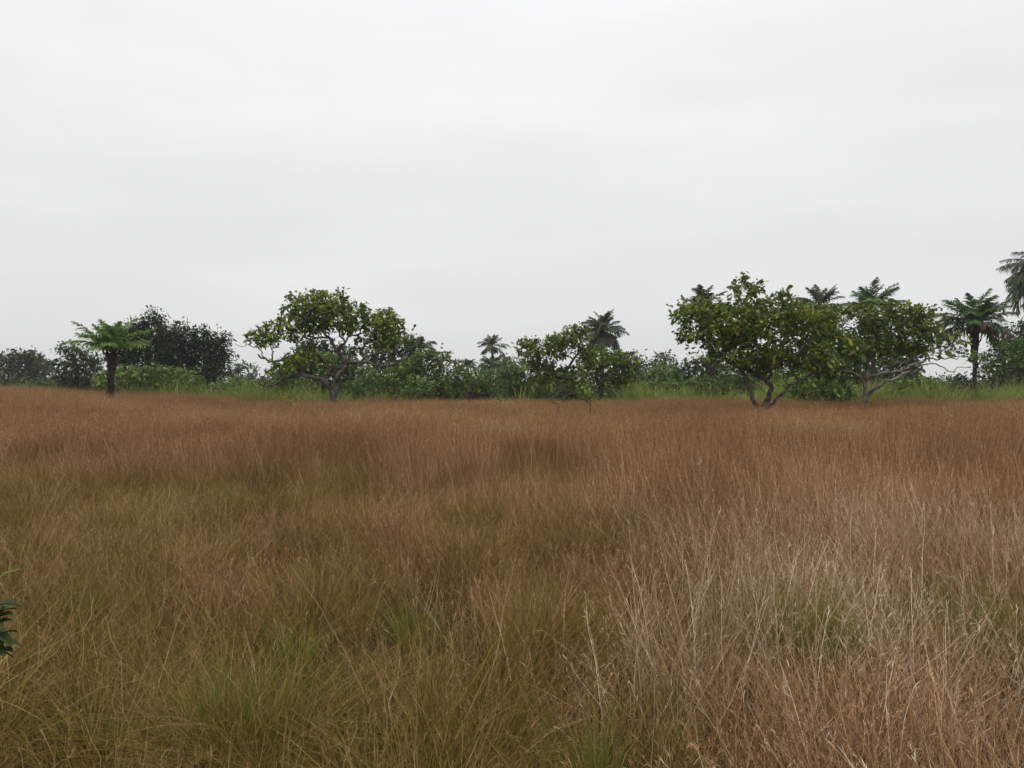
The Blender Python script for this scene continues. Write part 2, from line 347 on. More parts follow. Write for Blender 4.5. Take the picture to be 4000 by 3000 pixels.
lobesB = [lobe(b, DB, 920, 290, 190, 100, 0, 150), lobe(b, DB, 880, 200, 70, 50, 0), lobe(b, DB, 530, 500, 230, 160, .2, 200), lobe(b, DB, 400, 690, 130, 110, 0, w=.6), lobe(b, DB, 900, 600, 350, 230, 0, 330),
 lobe(b, DB, 1330, 560, 270, 190, 0, 280), lobe(b, DB, 1430, 860, 260, 150, -.2, 220), lobe(b, DB, 780, 880, 230, 90, -.3, 200), lobe(b, DB, 1240, 350, 120, 65, .3), lobe(b, DB, 1150, 850, 250, 100, -.4, 200), lobe(b, DB, 330, 500, 90, 60, .1, w=.7), lobe(b, DB, 1600, 680, 130, 120, .2), lobe(b, DB, 1450, 470, 200, 90, .4, 150), lobe(b, DB, 1620, 540, 160, 110, .6, 150), lobe(b, DB, 1000, 950, 260, 70, .3, 150), lobe(b, DB, 1600, 900, 170, 110, -.1), lobe(b, DB, 680, 700, 240, 130, -.2, 200), lobe(b, DB, 1120, 400, 150, 70, .2)]
tree('cashew_tree', 'dense wide cashew tree with three dark stems rising in a V from the brown grass', 'tree', baseB, limbsB, lobesB, 12, M['cashew_rust'], M['bark'],
     n_att=2300, step=.14, kill=.2, infl=1.3, leaf=(.155, .085), per=9, tip_r=.007, rosette_p=.9, yellow=.02, fill=1.3)

# tree C: centre cashew with the leaning trunk
DC = 33.; c = conv(1700, 1000, DC); bC = c(1090, 1275); baseC = np.array((bC[0], bC[1], -.05))
limbsC = [
 ([baseC, c(1098, 1260), c(1128, 1205), c(1112, 1150), c(1130, 1080), c(1125, 1020), c(1150, 960), c(1190, 900), c(1240, 810), c(1260, 700)], .20, .05),
 ([c(1110, 1180), c(1075, 1165, -.3), c(1030, 1215, -.4), c(1000, 1235, -.4)], .10, .05),
 ([c(1128, 1060), c(1060, 1040, .3), c(980, 1000, .4), c(900, 900, .4), c(850, 800, .3)], .09, .03),
 ([c(1190, 900), c(1120, 850, -.4), c(1050, 800, -.5)], .06, .02),
]
lobesC = [lobe(c, DC, 840, 790, 150, 100), lobe(c, DC, 1120, 730, 200, 80, 0, 150), lobe(c, DC, 1260, 670, 110, 90), lobe(c, DC, 850, 900, 150, 80, .2), lobe(c, DC, 1010, 1040, 150, 90, .3), lobe(c, DC, 1260, 1060, 120, 100, -.3), lobe(c, DC, 1300, 820, 100, 70, .3), lobe(c, DC, 1000, 820, 160, 60), lobe(c, DC, 1180, 640, 110, 50), lobe(c, DC, 780, 760, 80, 70), lobe(c, DC, 960, 960, 170, 70, .5), lobe(c, DC, 1180, 1000, 130, 60, .6), lobe(c, DC, 1330, 930, 100, 80, .6), lobe(c, DC, 900, 1080, 100, 50, .7), lobe(c, DC, 1060, 720, 120, 70, .4)]
tree('cashew_tree', 'cashew tree with leaning dark trunk and gappy crown, left of the dark drooping palm', 'tree', baseC, limbsC, lobesC, 13, M['cashew'], M['bark'],
     n_att=1100, step=.17, kill=.26, infl=1.5, leaf=(.17, .10), per=8, tip_r=.009, rosette_p=.9, fill=1.3)

# tree D: rounder cashew right of C
DD = 37.; bD = W(2348, 1560, DD); baseD = np.array((bD[0], bD[1], -.05))
limbsD = [([baseD, W(2348, 1560, DD), W(2338, 1510, DD), W(2330, 1460, DD), W(2350, 1420, DD)], .20, .07), ([W(2345, 1530, DD), W(2370, 1480, DD-.5), W(2420, 1440, DD-.5)], .12, .05)]
f1 = lambda x, y, dy=0.: W(x, y, DD+dy)
lobesD = [lobe(f1, DD, 2380, 1430, 105, 65, 0, 90, sc=1), lobe(f1, DD, 2300, 1400, 60, 40, 0, sc=1), lobe(f1, DD, 2430, 1400, 60, 40, 0, sc=1), lobe(f1, DD, 2390, 1490, 90, 35, 0, sc=1), lobe(f1, DD, 2460, 1450, 60, 45, 0, sc=1), lobe(f1, DD, 2350, 1385, 70, 30, 0, sc=1)]
tree('cashew_tree', 'rounded dark green cashew tree with short trunk directly below the dark drooping palm', 'tree', baseD, limbsD, lobesD, 14, M['cashew'], M['bark'],
     n_att=900, step=.2, kill=.3, infl=1.6, leaf=(.20, .11), per=8, tip_r=.01, rosette_p=.9, yellow=-.03, fill=1.3)

# tree E: spreading cashew with pale low limbs
DE = 27.; g = conv(3200, 900, DE); bE = g(400, 1420); baseE = np.array((bE[0], bE[1], -.05))
limbsE = [
 ([baseE, g(400, 1400), g(392, 1340), g(375, 1290), g(340, 1268, -.2), g(265, 1228, -.4), g(160, 1190, -.5)], .17, .05),
 ([g(400, 1320), g(412, 1270, .2), g(412, 1180, .3), g(430, 1090, .4), g(480, 1000, .4), g(560, 955, .2), g(640, 900, 0)], .11, .04),
 ([g(408, 1310), g(455, 1262, -.2), g(560, 1232, -.4), g(700, 1215, -.5), g(790, 1168, -.5), g(900, 1138, -.4)], .10, .05),
 ([g(420, 1405), g(500, 1362, -.4), g(570, 1305, -.6), g(650, 1290, -.7), g(700, 1245, -.7), g(765, 1222, -.7), g(800, 1262, -.7), g(840, 1210, -.7)], .12, .05),
 ([g(600, 1222, -.4), g(578, 1188, -.3), g(640, 1150, -.2), g(740, 1132, -.1), g(860, 1080, 0), g(905, 1068, .1)], .07, .03),
 ([g(900, 1120, -.4), g(1000, 1110, -.3), g(1060, 1112, -.3), g(1150, 1108, -.3), g(1280, 1085, -.3)], .05, .015),
 ([g(800, 1180, -.5), g(960, 1150, -.5), g(1080, 1180, -.5), g(1140, 1222, -.5), g(1200, 1190, -.5), g(1290, 1180, -.5)], .05, .015),
 ([g(300, 1250, -.3), g(200, 1100, 0), g(180, 950, .3), g(200, 800, .4)], .08, .03),
]
lobesE = [lobe(g, DE, 450, 740, 230, 110, .2, 200), lobe(g, DE, 750, 720, 210, 110, .2, 170), lobe(g, DE, 970, 730, 100, 75, .2, w=.6), lobe(g, DE, 200, 980, 230, 150, -.3, 180), lobe(g, DE, 650, 900, 250, 130, 0, 200), lobe(g, DE, 1040, 920, 170, 70, 0),
 lobe(g, DE, 950, 1030, 130, 45, -.2), lobe(g, DE, 1340, 1100, 90, 55, -.3, w=.8), lobe(g, DE, 200, 800, 120, 90, .2), lobe(g, DE, 80, 1130, 140, 60, -.5), lobe(g, DE, 1150, 1050, 110, 50, -.3, w=.6), lobe(g, DE, 620, 640, 90, 40, .2), lobe(g, DE, 350, 900, 200, 120, .4, 150), lobe(g, DE, 250, 1090, 160, 80, .3), lobe(g, DE, 120, 740, 140, 90, .6), lobe(g, DE, 250, 680, 120, 60, .3), lobe(g, DE, -20, 800, 120, 90, .4), lobe(g, DE, 720, 1010, 180, 60, .6), lobe(g, DE, 0, 1050, 170, 110, 0), lobe(g, DE, 560, 1000, 120, 60, -.3), lobe(g, DE, 930, 880, 150, 80, -.1), lobe(g, DE, 850, 830, 190, 90, .4), lobe(g, DE, 60, 900, 150, 150, .5), lobe(g, DE, 480, 1050, 150, 60, .7), lobe(g, DE, 100, 1250, 170, 70, .5), lobe(g, DE, 1180, 960, 120, 60, .1, w=.7)]
cb = g(190, 810, .2); kE = .4521*DE/F
tree('cashew_tree', 'spreading cashew tree with pale grey low limbs reaching right and a patch of bare twigs', 'tree', baseE, limbsE, lobesE, 15, M['cashew_rust'], M['bark_grey'],
     n_att=1900, step=.15, kill=.21, infl=1.3, leaf=(.17, .095), per=8, tip_r=.008, rosette_p=.85, fill=1.15, bare=[(*cb, 130*kE, 1.5, 90*kE)])

# --- simpler trees and bushes: box in photo pixels + distance
def lobes_from(prof, D, ybot, rg, depth=1.0, k=None):
    "prof: crown outline [(px, ytop)...]; the lobes hang under it down to ybot"
    prof = np.array(prof, float); out = []
    x0, x1 = prof[0, 0], prof[-1, 0]; wpx = x1-x0; n = k or max(4, int(wpx/30))
    for i in range(n):
        x = x0+wpx*(i+.5)/n+rg.normal(0, wpx/n*.15); yt = np.interp(x, prof[:, 0], prof[:, 1])
        h = max(ybot-yt, 20)
        rad = np.clip(h*.26, 12, 38)*rg.uniform(.75, 1.25)
        ys = np.arange(yt+rad*.8, ybot, rad*1.25)
        for y in ys:
            dy = rg.uniform(-.5, .5)*depth*wpx*.5*D/F*.8
            c0 = W(x+rg.normal(0, 5), y, D+dy); kk = D/F
            out.append((*c0, rad*kk*1.15, rad*kk*1.3, rad*kk*.85, 1))
    return out
def bush(name, label, cat, prof, D, ybot, seed, leafmat, bark='bark', leaf=(.2, .11), dens=1.0, stems=3, per=7, group=None, trunk_h=.25, step=None, tr=.10, yellow=0., x_trunk=None, lift=.05, rp=.9, jitter=.4, fill=1.3):
    rg = np.random.default_rng(seed); prof = np.array(prof, float)
    xc = x_trunk or (prof[0, 0]+prof[-1, 0])/2
    base = W(xc, 1500, D); base[2] = -.05
    L = lobes_from(prof, D, ybot, rg)
    area = sum(l[3]*l[5] for l in L)*3.1
    n = int(np.clip(area*14*dens, 150, 1500)); ztop = max(l[2] for l in L)
    mid = W(xc, ybot-(ybot-prof[:, 1].min())*trunk_h, D); mid[2] = max(mid[2], .5)
    limbs = [([base, (base+mid)/2+rg.normal(0, .06, 3), mid], tr*1.2, tr*.6)]
    for s in range(stems):
        tgt = np.array(L[rg.integers(len(L))][:3])
        st = base+(mid-base)*rg.uniform(.2, .9); limbs.append(([st, (st+tgt)/2+rg.normal(0, .15, 3)+np.array((0, 0, -.1)), tgt], tr*.6, tr*.25))
    st = step or max(.16, D*.0055)
    return tree(name, label, cat, base, limbs, L, seed, M[leafmat], M[bark], n_att=n, step=st, kill=st*1.5, infl=st*9, leaf=leaf, per=per, tip_r=.010, rosette_p=rp, group=group, yellow=yellow, lift=lift, jitter=jitter, fill=fill, limb_k=1)

# far left tree line
bush('tree', 'hazy low tree at the left edge of the photo behind reddish grass', 'tree', [(-60, 1400), (0, 1378), (40, 1370), (60, 1400)], 75, 1510, 101, 'dark', leaf=(.32, .17), dens=.6, fill=1.8)
bush('tree', 'far tree with tufted top, second from the left edge', 'tree', [(60, 1385), (95, 1362), (135, 1366), (145, 1395)], 72, 1515, 102, 'dark', leaf=(.31, .16), dens=.7, fill=1.8)
bush('tree', 'pale hazy grey green tree between two darker trees on the far left', 'tree', [(130, 1400), (165, 1392), (210, 1402), (250, 1415)], 82, 1515, 103, 'pale', leaf=(.33, .18), dens=.6, fill=1.8)
bush('tree', 'dark green scraggly tree just left of the bright young palm', 'tree', [(238, 1350), (270, 1322), (300, 1345), (340, 1372), (400, 1385)], 52, 1535, 104, 'dark', leaf=(.26, .13), dens=.9, stems=5)
bush('thorn_tree', 'tall dusky thorn tree with ragged feathery top behind the bright young palm', 'tree', [(450, 1320), (478, 1268), (505, 1272), (530, 1245), (560, 1240), (585, 1212), (602, 1208), (622, 1230), (645, 1275), (665, 1285), (690, 1255), (700, 1310)], 46, 1500, 105, 'thorn', 'bark_thin', leaf=(.26, .09), dens=1.5, fill=2.3, stems=9, lift=.22, tr=.12, rp=.75, jitter=.3)
bush('thorn_tree', 'broad dusky thorn tree sloping down to the right, left of the crooked open tree', 'tree', [(650, 1350), (680, 1262), (700, 1250), (715, 1305), (740, 1300), (768, 1268), (790, 1278), (812, 1325), (840, 1300), (868, 1298), (880, 1350), (890, 1395)], 47, 1510, 106, 'thorn', 'bark_thin', leaf=(.26, .09), dens=1.5, fill=2.3, stems=9, lift=.22, tr=.12, rp=.75, jitter=.3)
bush('shrub', 'yellow green leafy bush right beside the trunk of the bright young palm', 'bush', [(362, 1475), (400, 1438), (450, 1430), (500, 1425), (560, 1430)], 36.5, 1550, 107, 'bright', leaf=(.16, .09), dens=1.1, tr=.05)
bush('shrub', 'yellow green leafy bush in front of the broad dusky thorn tree', 'bush', [(560, 1430), (610, 1425), (680, 1428), (740, 1440), (785, 1470)], 37.5, 1540, 108, 'bright', leaf=(.16, .09), dens=1.1, tr=.05)
bush('tree', 'small hazy grey green tree on the skyline left of the crooked open tree', 'tree', [(895, 1440), (925, 1408), (950, 1412), (985, 1425), (1000, 1450)], 68, 1500, 109, 'pale', leaf=(.32, .16), dens=.8)
# behind tree A
bush('tree', 'dark round topped tree seen through the left half of the crooked open tree', 'tree', [(1148, 1350), (1185, 1322), (1240, 1315), (1300, 1330), (1380, 1345)], 52, 1450, 110, 'dark', leaf=(.26, .14), dens=.9)
bush('tree', 'dark green tree behind the right end of the crooked open tree', 'tree', [(1430, 1360), (1500, 1320), (1560, 1300), (1600, 1305), (1640, 1350), (1660, 1390)], 50, 1500, 111, 'dark', leaf=(.26, .14), dens=1.)
bush('cashew_tree', 'bushy green cashew tree directly behind the trunk of the crooked open tree', 'tree', [(1060, 1450), (1120, 1400), (1200, 1370), (1300, 1375), (1400, 1400), (1450, 1430)], 42, 1540, 112, 'mid', leaf=(.22, .13), dens=1.2)
bush('cashew_tree', 'large dome shaped yellowish cashew bush between the crooked tree and the slender pale palm', 'tree', [(1520, 1440), (1570, 1400), (1640, 1372), (1715, 1365), (1770, 1385), (1805, 1430)], 41, 1560, 113, 'mid', leaf=(.2, .12), dens=1.5, yellow=.06)
bush('shrub', 'low yellow tinged bush at the grass edge in front of the large dome shaped cashew', 'bush', [(1570, 1490), (1620, 1472), (1680, 1475), (1710, 1500)], 36, 1560, 114, 'bright', leaf=(.16, .09), dens=1., tr=.04)
# S4 with dark stump
bush('cashew_tree', 'low cashew tree with a thick dark trunk left of the slender pale palm', 'tree', [(1740, 1465), (1790, 1440), (1850, 1432), (1890, 1455), (1910, 1490)], 38, 1525, 115, 'mid', leaf=(.2, .12), dens=1.3, tr=.20, x_trunk=1842)
bush('shrub', 'green bush between the slender pale palm and the leaning centre cashew', 'bush', [(1940, 1450), (1985, 1415), (2030, 1410), (2080, 1440), (2110, 1470)], 43, 1550, 116, 'mid', leaf=(.2, .12), dens=1.2)
bush('tree', 'hazy dark tree on the skyline right behind the slender pale palm', 'tree', [(1945, 1412), (1970, 1390), (2000, 1388), (2030, 1410)], 88, 1510, 117, 'dark', leaf=(.42, .22), dens=.6)
bush('tree', 'hazy pointed tree rising just right of the rounded dark cashew', 'tree', [(2440, 1410), (2470, 1384), (2510, 1392), (2535, 1410)], 66, 1510, 118, 'pale', leaf=(.32, .16), dens=.9, yellow=-.1)
bush('tree', 'hazy round crowned small tree on the skyline in the gap right of centre', 'tree', [(2556, 1420), (2575, 1385), (2600, 1380), (2622, 1392), (2635, 1420)], 70, 1510, 119, 'pale', leaf=(.34, .18), dens=.9, yellow=-.1)
bush('shrub', 'feathery bright green shrub below the small round skyline tree', 'bush', [(2530, 1450), (2580, 1418), (2640, 1422), (2690, 1445)], 46, 1550, 120, 'bright', leaf=(.22, .08), dens=1.2, yellow=-.2)
bush('shrub', 'dark green bush right of the rounded dark cashew at the grass edge', 'bush', [(2460, 1480), (2500, 1445), (2560, 1450), (2600, 1480)], 44, 1550, 121, 'mid', leaf=(.2, .1), dens=1.1, yellow=-.1)
bush('tree', 'dark green tree at the left edge of the dense wide cashew, behind it', 'tree', [(2640, 1430), (2680, 1400), (2730, 1388), (2800, 1395), (2850, 1420)], 45, 1530, 122, 'dark', leaf=(.22, .12), dens=1.2, yellow=.1)
bush('shrub', 'green thicket bush behind the dark stems of the dense wide cashew', 'bush', [(2830, 1450), (2900, 1430), (3000, 1440), (3060, 1450)], 41, 1560, 123, 'mid', leaf=(.2, .12), dens=1.2)
bush('shrub', 'yellowish leafy bush between the dense wide cashew and the pale limbed cashew', 'bush', [(3060, 1480), (3130, 1440), (3220, 1440), (3290, 1460), (3340, 1500)], 31, 1575, 124, 'bright', leaf=(.16, .09), dens=1.3, tr=.05)
bush('tree', 'deep green tree behind the crown of the pale limbed cashew', 'tree', [(3300, 1340), (3380, 1300), (3480, 1310), (3560, 1340), (3600, 1390)], 44, 1530, 125, 'mid', leaf=(.24, .13), dens=1.1, yellow=-.1)
bush('shrub', 'low green bush under the right hand limbs of the pale limbed cashew', 'bush', [(3420, 1500), (3500, 1470), (3580, 1465), (3660, 1480), (3700, 1500)], 34, 1560, 126, 'mid', leaf=(.17, .1), dens=1.2, tr=.05)
bush('shrub', 'dark low bush left of the flat topped palm trunk', 'bush', [(3650, 1500), (3700, 1465), (3760, 1460), (3810, 1480)], 48, 1540, 127, 'dark', leaf=(.22, .12), dens=1., tr=.06)
bush('tree', 'deep green leafy tree right of the flat topped palm near the right edge', 'tree', [(3838, 1400), (3880, 1340), (3930, 1300), (3990, 1320), (4060, 1350)], 42, 1540, 128, 'mid', leaf=(.2, .09), dens=1.3, yellow=-.12)
bush('tree', 'taller dusky tree cut off by the right edge under the hanging palm fronds', 'tree', [(3930, 1290), (3970, 1255), (4040, 1245), (4150, 1260)], 52, 1500, 129, 'thorn', 'bark_thin', leaf=(.26, .11), dens=1.1, lift=.15)
bush('shrub', 'dark leafy bush filling the gap right of the large dome shaped cashew', 'bush', [(1800, 1480), (1860, 1440), (1920, 1450), (1960, 1490)], 46, 1560, 130, 'mid', leaf=(.2, .12), dens=1., yellow=-.08)
bush('shrub', 'dark green bush behind the low branches of the leaning centre cashew', 'bush', [(2080, 1470), (2140, 1435), (2200, 1440), (2260, 1450), (2300, 1480)], 42, 1560, 131, 'mid', leaf=(.2, .12), dens=1., yellow=-.08)
bush('shrub', 'low yellowish bush at the field edge right of the crooked open tree trunk', 'bush', [(1360, 1490), (1420, 1455), (1500, 1450), (1560, 1480)], 39, 1560, 132, 'mid', leaf=(.18, .11), dens=1., yellow=.04)
bush('shrub', 'small dark bush behind the low drooping limb left of the crooked open tree trunk', 'bush', [(1010, 1480), (1060, 1450), (1120, 1440), (1180, 1470)], 40, 1550, 133, 'mid', leaf=(.18, .11), dens=1.)
bush('tree', 'dark bushy tree filling the gap below the dense wide cashew, between its stems', 'tree', [(2900, 1420), (2980, 1385), (3080, 1380), (3180, 1390), (3260, 1430)], 44, 1560, 134, 'dark', leaf=(.22, .13), dens=1., yellow=.08)
bush('shrub', 'low scrubby bush in the tall green grass right of the rounded dark cashew', 'bush', [(2490, 1510), (2530, 1482), (2590, 1488), (2620, 1515)], 36.5, 1560, 135, 'mid', leaf=(.16, .09), dens=1., tr=.04)
bush('shrub', 'low scrubby bush in the tall green grass left of the V shaped stems', 'bush', [(2700, 1500), (2750, 1470), (2810, 1475), (2870, 1500)], 36.5, 1560, 136, 'mid', leaf=(.16, .09), dens=1., tr=.04)
bush('shrub', 'low green bush in the tall grass left of the crooked open tree limbs', 'bush', [(830, 1500), (880, 1470), (950, 1465), (1010, 1490)], 38, 1550, 137, 'bright', leaf=(.16, .09), dens=1., tr=.04)
# small saplings standing in the brown grass
def sapling(label, px, py, D, pts, seed, box):
    base = W(px, 1500, D); base[2] = -.03
    P = [base]+[W(x, y, D) for x, y in pts]
    L = [(*W(x, y, D), rx*D/F, rx*D/F, ry*D/F, 1) for x, y, rx, ry in box]
    return tree('cashew_sapling', label, 'sapling', base, [(P, .05, .02)], L, seed, M['cashew'], M['bark'], n_att=120, step=.1, kill=.16, infl=.9, leaf=(.13, .075), per=7, tip_r=.006, yellow=.15, wob=.01, fill=1.6)
sapling('bent bare stemmed sapling in the brown grass left of the leaning cashew trunk', 2182, 1600, 21, [(2181, 1597), (2172, 1575), (2152, 1560), (2143, 1535)], 201, [(2140, 1520, 20, 14), (2150, 1505, 14, 10)])
sapling('crooked leafy sapling in the brown grass right of the leaning cashew trunk', 2307, 1605, 21, [(2306, 1600), (2308, 1582), (2285, 1565), (2266, 1550), (2263, 1535)], 202, [(2260, 1520, 22, 12), (2305, 1530, 24, 14), (2325, 1540, 16, 8), (2285, 1510, 20, 12)])
sapling('tiny leafy sprig poking out of the brown grass below the slender pale palm', 1957, 1580, 27, [(1957, 1582), (1953, 1565), (1945, 1553)], 203, [(1945, 1550, 14, 6), (1962, 1560, 8, 8)])
sapling('small yellow green sprig in the brown grass left of the crooked open tree trunk', 1135, 1590, 27, [(1135, 1585), (1133, 1560)], 204, [(1132, 1555, 16, 14), (1142, 1575, 12, 14)])

# ------------------------------------------------------------------ palms
def frond_mesh(L, elev, az, rg, sag, leaflet, n=34, droop=.5, w=.035, wild=.25, gap=.18):
    t = np.linspace(0, 1, 16)
    ang = elev-sag*t**1.4
    ds = L/15; xz = np.cumsum(np.stack([np.cos(ang), np.sin(ang)], 1)*ds, 0); xz = np.vstack([[0, 0], xz[:-1]])
    h = np.array((math.cos(az), math.sin(az), 0)); sdv = np.array((-h[1], h[0], 0))
    bend = rg.normal(0, .08)
    P = xz[:, :1]*h+xz[:, 1:]*np.array((0, 0, 1.))+sdv*(bend*L*t**2)[:, None]
    A = Acc(); A.tube(P, .028*(1-t*.85)*max(L/2.4, .7), 4, .2)
    n = int(n*1.35); u = np.linspace(gap, 1, n); u = np.repeat(u, 2)+rg.normal(0, .008, 2*n); u = np.clip(u, gap, 1); s = np.tile([1., -1.], n)
    B = np.stack([np.interp(u, t, P[:, k]) for k in range(3)], 1)
    T = norm(np.stack([np.interp(u, t, np.gradient(P[:, k])) for k in range(3)], 1))
    upv = norm(np.cross(T, sdv)*-1); upv[upv[:, 2] < 0] *= -1
    D = norm(T*(.55+.6*u[:, None])+sdv*s[:, None]*.95+upv*(.25+rg.normal(0, wild, len(u)))[:, None]+rg.normal(0, wild*.4, (len(u), 3)))
    ll = leaflet*np.sin(np.clip((u-gap)/(1-gap), 0, 1)*2.6+.45)**.7*rg.uniform(.8, 1.15, len(u))
    ll *= np.where(rg.random(len(u)) < .12, .45, 1); tt = np.array((0, .35, .7, 1.)); ww = np.array((.6, 1, .75, .1))
    C = B[:, None]+D[:, None]*(ll[:, None]*tt)[..., None]; C[..., 2] -= droop*ll[:, None]*tt**2
    side = norm(np.cross(D, upv+rg.normal(0, .3, D.shape)))
    A.strips(C, side[:, None]*(w*1.25*ww)[None, :, None]*.5*rg.uniform(.8, 1.2, (len(u), 1, 1)), np.clip(rg.normal(.5, .18, len(u)), 0, 1))
    return A
def palm(label, cx, cy, D, L, nfr, seed, mat, trunk_mat='palm_trunk', r=(.17, .15), bx=None, elev=(-25, 80), sag=(50, 85), leaflet=.55, dead=0, boots=0, w=.035, droop=.5, n=34, dead_el=(-45, 0), thick=None):
    rg = np.random.default_rng(seed)
    top = W(cx, cy, D); base = W(bx if bx else cx, 1500, D); base[2] = -.05
    t = thing('palm_tree', base, label, 'palm', None)
    A = Acc(); k = 22; s = np.linspace(0, 1, k)[:, None]
    P = base+(top-base)*s; P[:, 0] += .12*np.sin(s[:, 0]*3.1)*(top[2]*.12)*rg.choice([-1, 1])
    rad = np.interp(s[:, 0], [0, .06, .5, 1], [r[0]*1.4, r[0], (r[0]+r[1])/2, r[1]])
    if thick: rad = rad*np.interp(s[:, 0], [0, thick[0], 1], [1, 1, thick[1]])
    A.tube(P, rad, 12, .4, rough=.25, rg=rg)
    if boots:                                             # stubs of cut fronds standing out of the stem
        for i in range(boots):
            q = rg.random()**.6 if boots > 20 else 1-.3*rg.random()
            p0 = np.array([np.interp(q, s[:, 0], P[:, j]) for j in range(3)]); rr = np.interp(q, s[:, 0], rad); az = rg.random()*6.28
            o = np.array((math.cos(az), math.sin(az), 0)); l = rg.uniform(.12, .3)*(1.5 if q > .8 else .6)
            A.tube([p0+o*rr*.7, p0+o*(rr+.25*l)+np.array((0, 0, .5*l)), p0+o*(rr+.38*l)+np.array((0, 0, l))], [.045, .035, .02], 4, .3)
    A.build('trunk', M[trunk_mat], t, True, base)
    off = (top-base).tolist()
    for i in range(nfr):
        q = i/(nfr-1); el = R(elev[0]+(elev[1]-elev[0])*q**.8)+rg.normal(0, .16); az = i*2.39996+rg.normal(0, .35)
        fl = L*(1-.25*q)*rg.uniform(.78, 1.1)
        o = frond_mesh(fl, el, az, rg, R(rg.uniform(*sag))*(1-.35*q), leaflet*rg.uniform(.9, 1.1), n, droop, w).build('frond', M[mat], t)
        o.location = off
    for i in range(dead):
        az = rg.random()*6.28
        o = frond_mesh(L*rg.uniform(.5, .8), R(rg.uniform(*dead_el)), az, rg, R(rg.uniform(25, 60)), leaflet*.8, n, .9, w*.7, .5).build('dead_frond', M['palm_dry'], t)
        o.location = [off[0], off[1], off[2]-.12]
    return t
palm('short young palm with bright green arching fronds on a stout dark trunk at left', 437, 1378, 31, 2.1, 25, 321, 'palm_bright', r=(.13, .12), elev=(14, 82), sag=(35, 60), leaflet=.5, boots=50, dead=0, thick=(.68, 2.0), w=.045, n=30)
palm('slender tall palm with pale thin trunk and sparse drooping fronds near the centre', 1922, 1352, 62, 1.75, 17, 302, 'palm_dark', 'palm_trunk_pale', r=(.13, .10), elev=(-12, 78), sag=(40, 75), leaflet=.42, dead=2, w=.05, droop=.7, n=22)
palm('tall palm with dark drooping fronds and a brown skirt, rising behind the rounded cashew', 2355, 1292, 60, 2.4, 40, 303, 'palm_dark', r=(.2, .18), elev=(-35, 80), sag=(45, 80), leaflet=.6, dead=16, w=.06, droop=.7, n=28)
palm('small far palm on the hazy skyline left of the slender pale palm', 1826, 1430, 95, 1.7, 15, 304, 'palm_dark', r=(.2, .18), elev=(-10, 75), sag=(60, 95), leaflet=.6, w=.09, n=18)
palm('low hazy palm standing right behind the slender pale palm trunk', 1918, 1430, 72, 1.9, 20, 305, 'palm', r=(.2, .2), elev=(-10, 75), sag=(60, 95), leaflet=.6, w=.08, n=22, dead=3)
palm('light green palm top peeking out behind the right end of the crooked open tree', 1640, 1368, 62, 1.9, 16, 306, 'palm', r=(.2, .18), elev=(0, 75), sag=(60, 95), leaflet=.6, w=.07, n=24)
palm('dark trunked palm hidden behind the left part of the dense wide cashew', 2752, 1205, 40, 1.85, 18, 307, 'palm_dark', r=(.15, .15), bx=2798, elev=(-20, 78), sag=(45, 80), leaflet=.5, boots=70, w=.05, dead=4)
palm('dark green palm crown above the right shoulder of the dense wide cashew', 3200, 1198, 52, 2.25, 20, 328, 'palm_dark', r=(.12, .12), elev=(0, 80), sag=(35, 62), leaflet=.5, w=.055, dead=2)
palm('light green wide palm crown above the pale limbed cashew', 3405, 1208, 40, 2.15, 24, 329, 'palm', r=(.12, .12), elev=(0, 80), sag=(45, 80), leaflet=.55, w=.045, dead=3)
palm('flat topped palm with a thick dark upper trunk near the right edge', 3805, 1268, 34, 2.15, 36, 330, 'palm', r=(.09, .10), bx=3800, elev=(0, 70), sag=(38, 66), leaflet=.5, boots=80, dead=8, dead_el=(-15, 20), thick=(.60, 2.3), w=.045)
palm('big palm cut off by the right edge, its dark fronds hanging into view', 4112, 1062, 44, 3.5, 60, 311, 'palm_dark', r=(.22, .2), elev=(-35, 80), sag=(75, 115), leaflet=.7, dead=26, w=.05, droop=.8)
palm('trunkless palm seedling fanning out bright fronds at the grass edge right of centre', 2655, 1508, 40, 1.25, 16, 312, 'palm_bright', r=(.1, .1), elev=(0, 82), sag=(30, 60), leaflet=.4, w=.04, n=20)

# ------------------------------------------------------------------ ground
gm = bpy.data.materials.new('soil'); gm.use_nodes = True; t = gm.node_tree; p = t.nodes['Principled BSDF']; p.inputs['Roughness'].default_value = 1; p.inputs['Specular IOR Level'].default_value = 0
geo = N(t, "ShaderNodeNewGeometry"); n1 = N(t, "ShaderNodeTexNoise"); n1.inputs['Scale'].default_value = 3; n1.inputs['Detail'].default_value = 8
r1 = N(t, "ShaderNodeValToRGB"); r1.color_ramp.elements[0].color = (.018, .013, .007, 1); r1.color_ramp.elements[1].color = (.062, .040, .018, 1)
t.links.new(geo.outputs['Position'], n1.inputs['Vector']); t.links.new(n1.outputs[0], r1.inputs[0]); t.links.new(r1.outputs[0], p.inputs['Base Color'])
ax = np.sinh(np.linspace(-4, 4, 181))*18; ay = np.sinh(np.linspace(-4, 4, 181))*18+12
X, Y = np.meshgrid(ax, ay, indexing='ij'); Z = ground_z(X, Y)*np.clip(1-np.hypot(X, Y)/120, 0, 1)
G = Acc(); i = (np.arange(180)[:, None]*181+np.arange(180)[None, :]).ravel()
G.add(np.stack([X, Y, Z], -1), np.stack([i, i+181, i+182, i+1], -1), .5)
go = G.build('ground', gm, None, True); go['kind'] = 'structure'; go['label'] = 'dark earth under the grass'

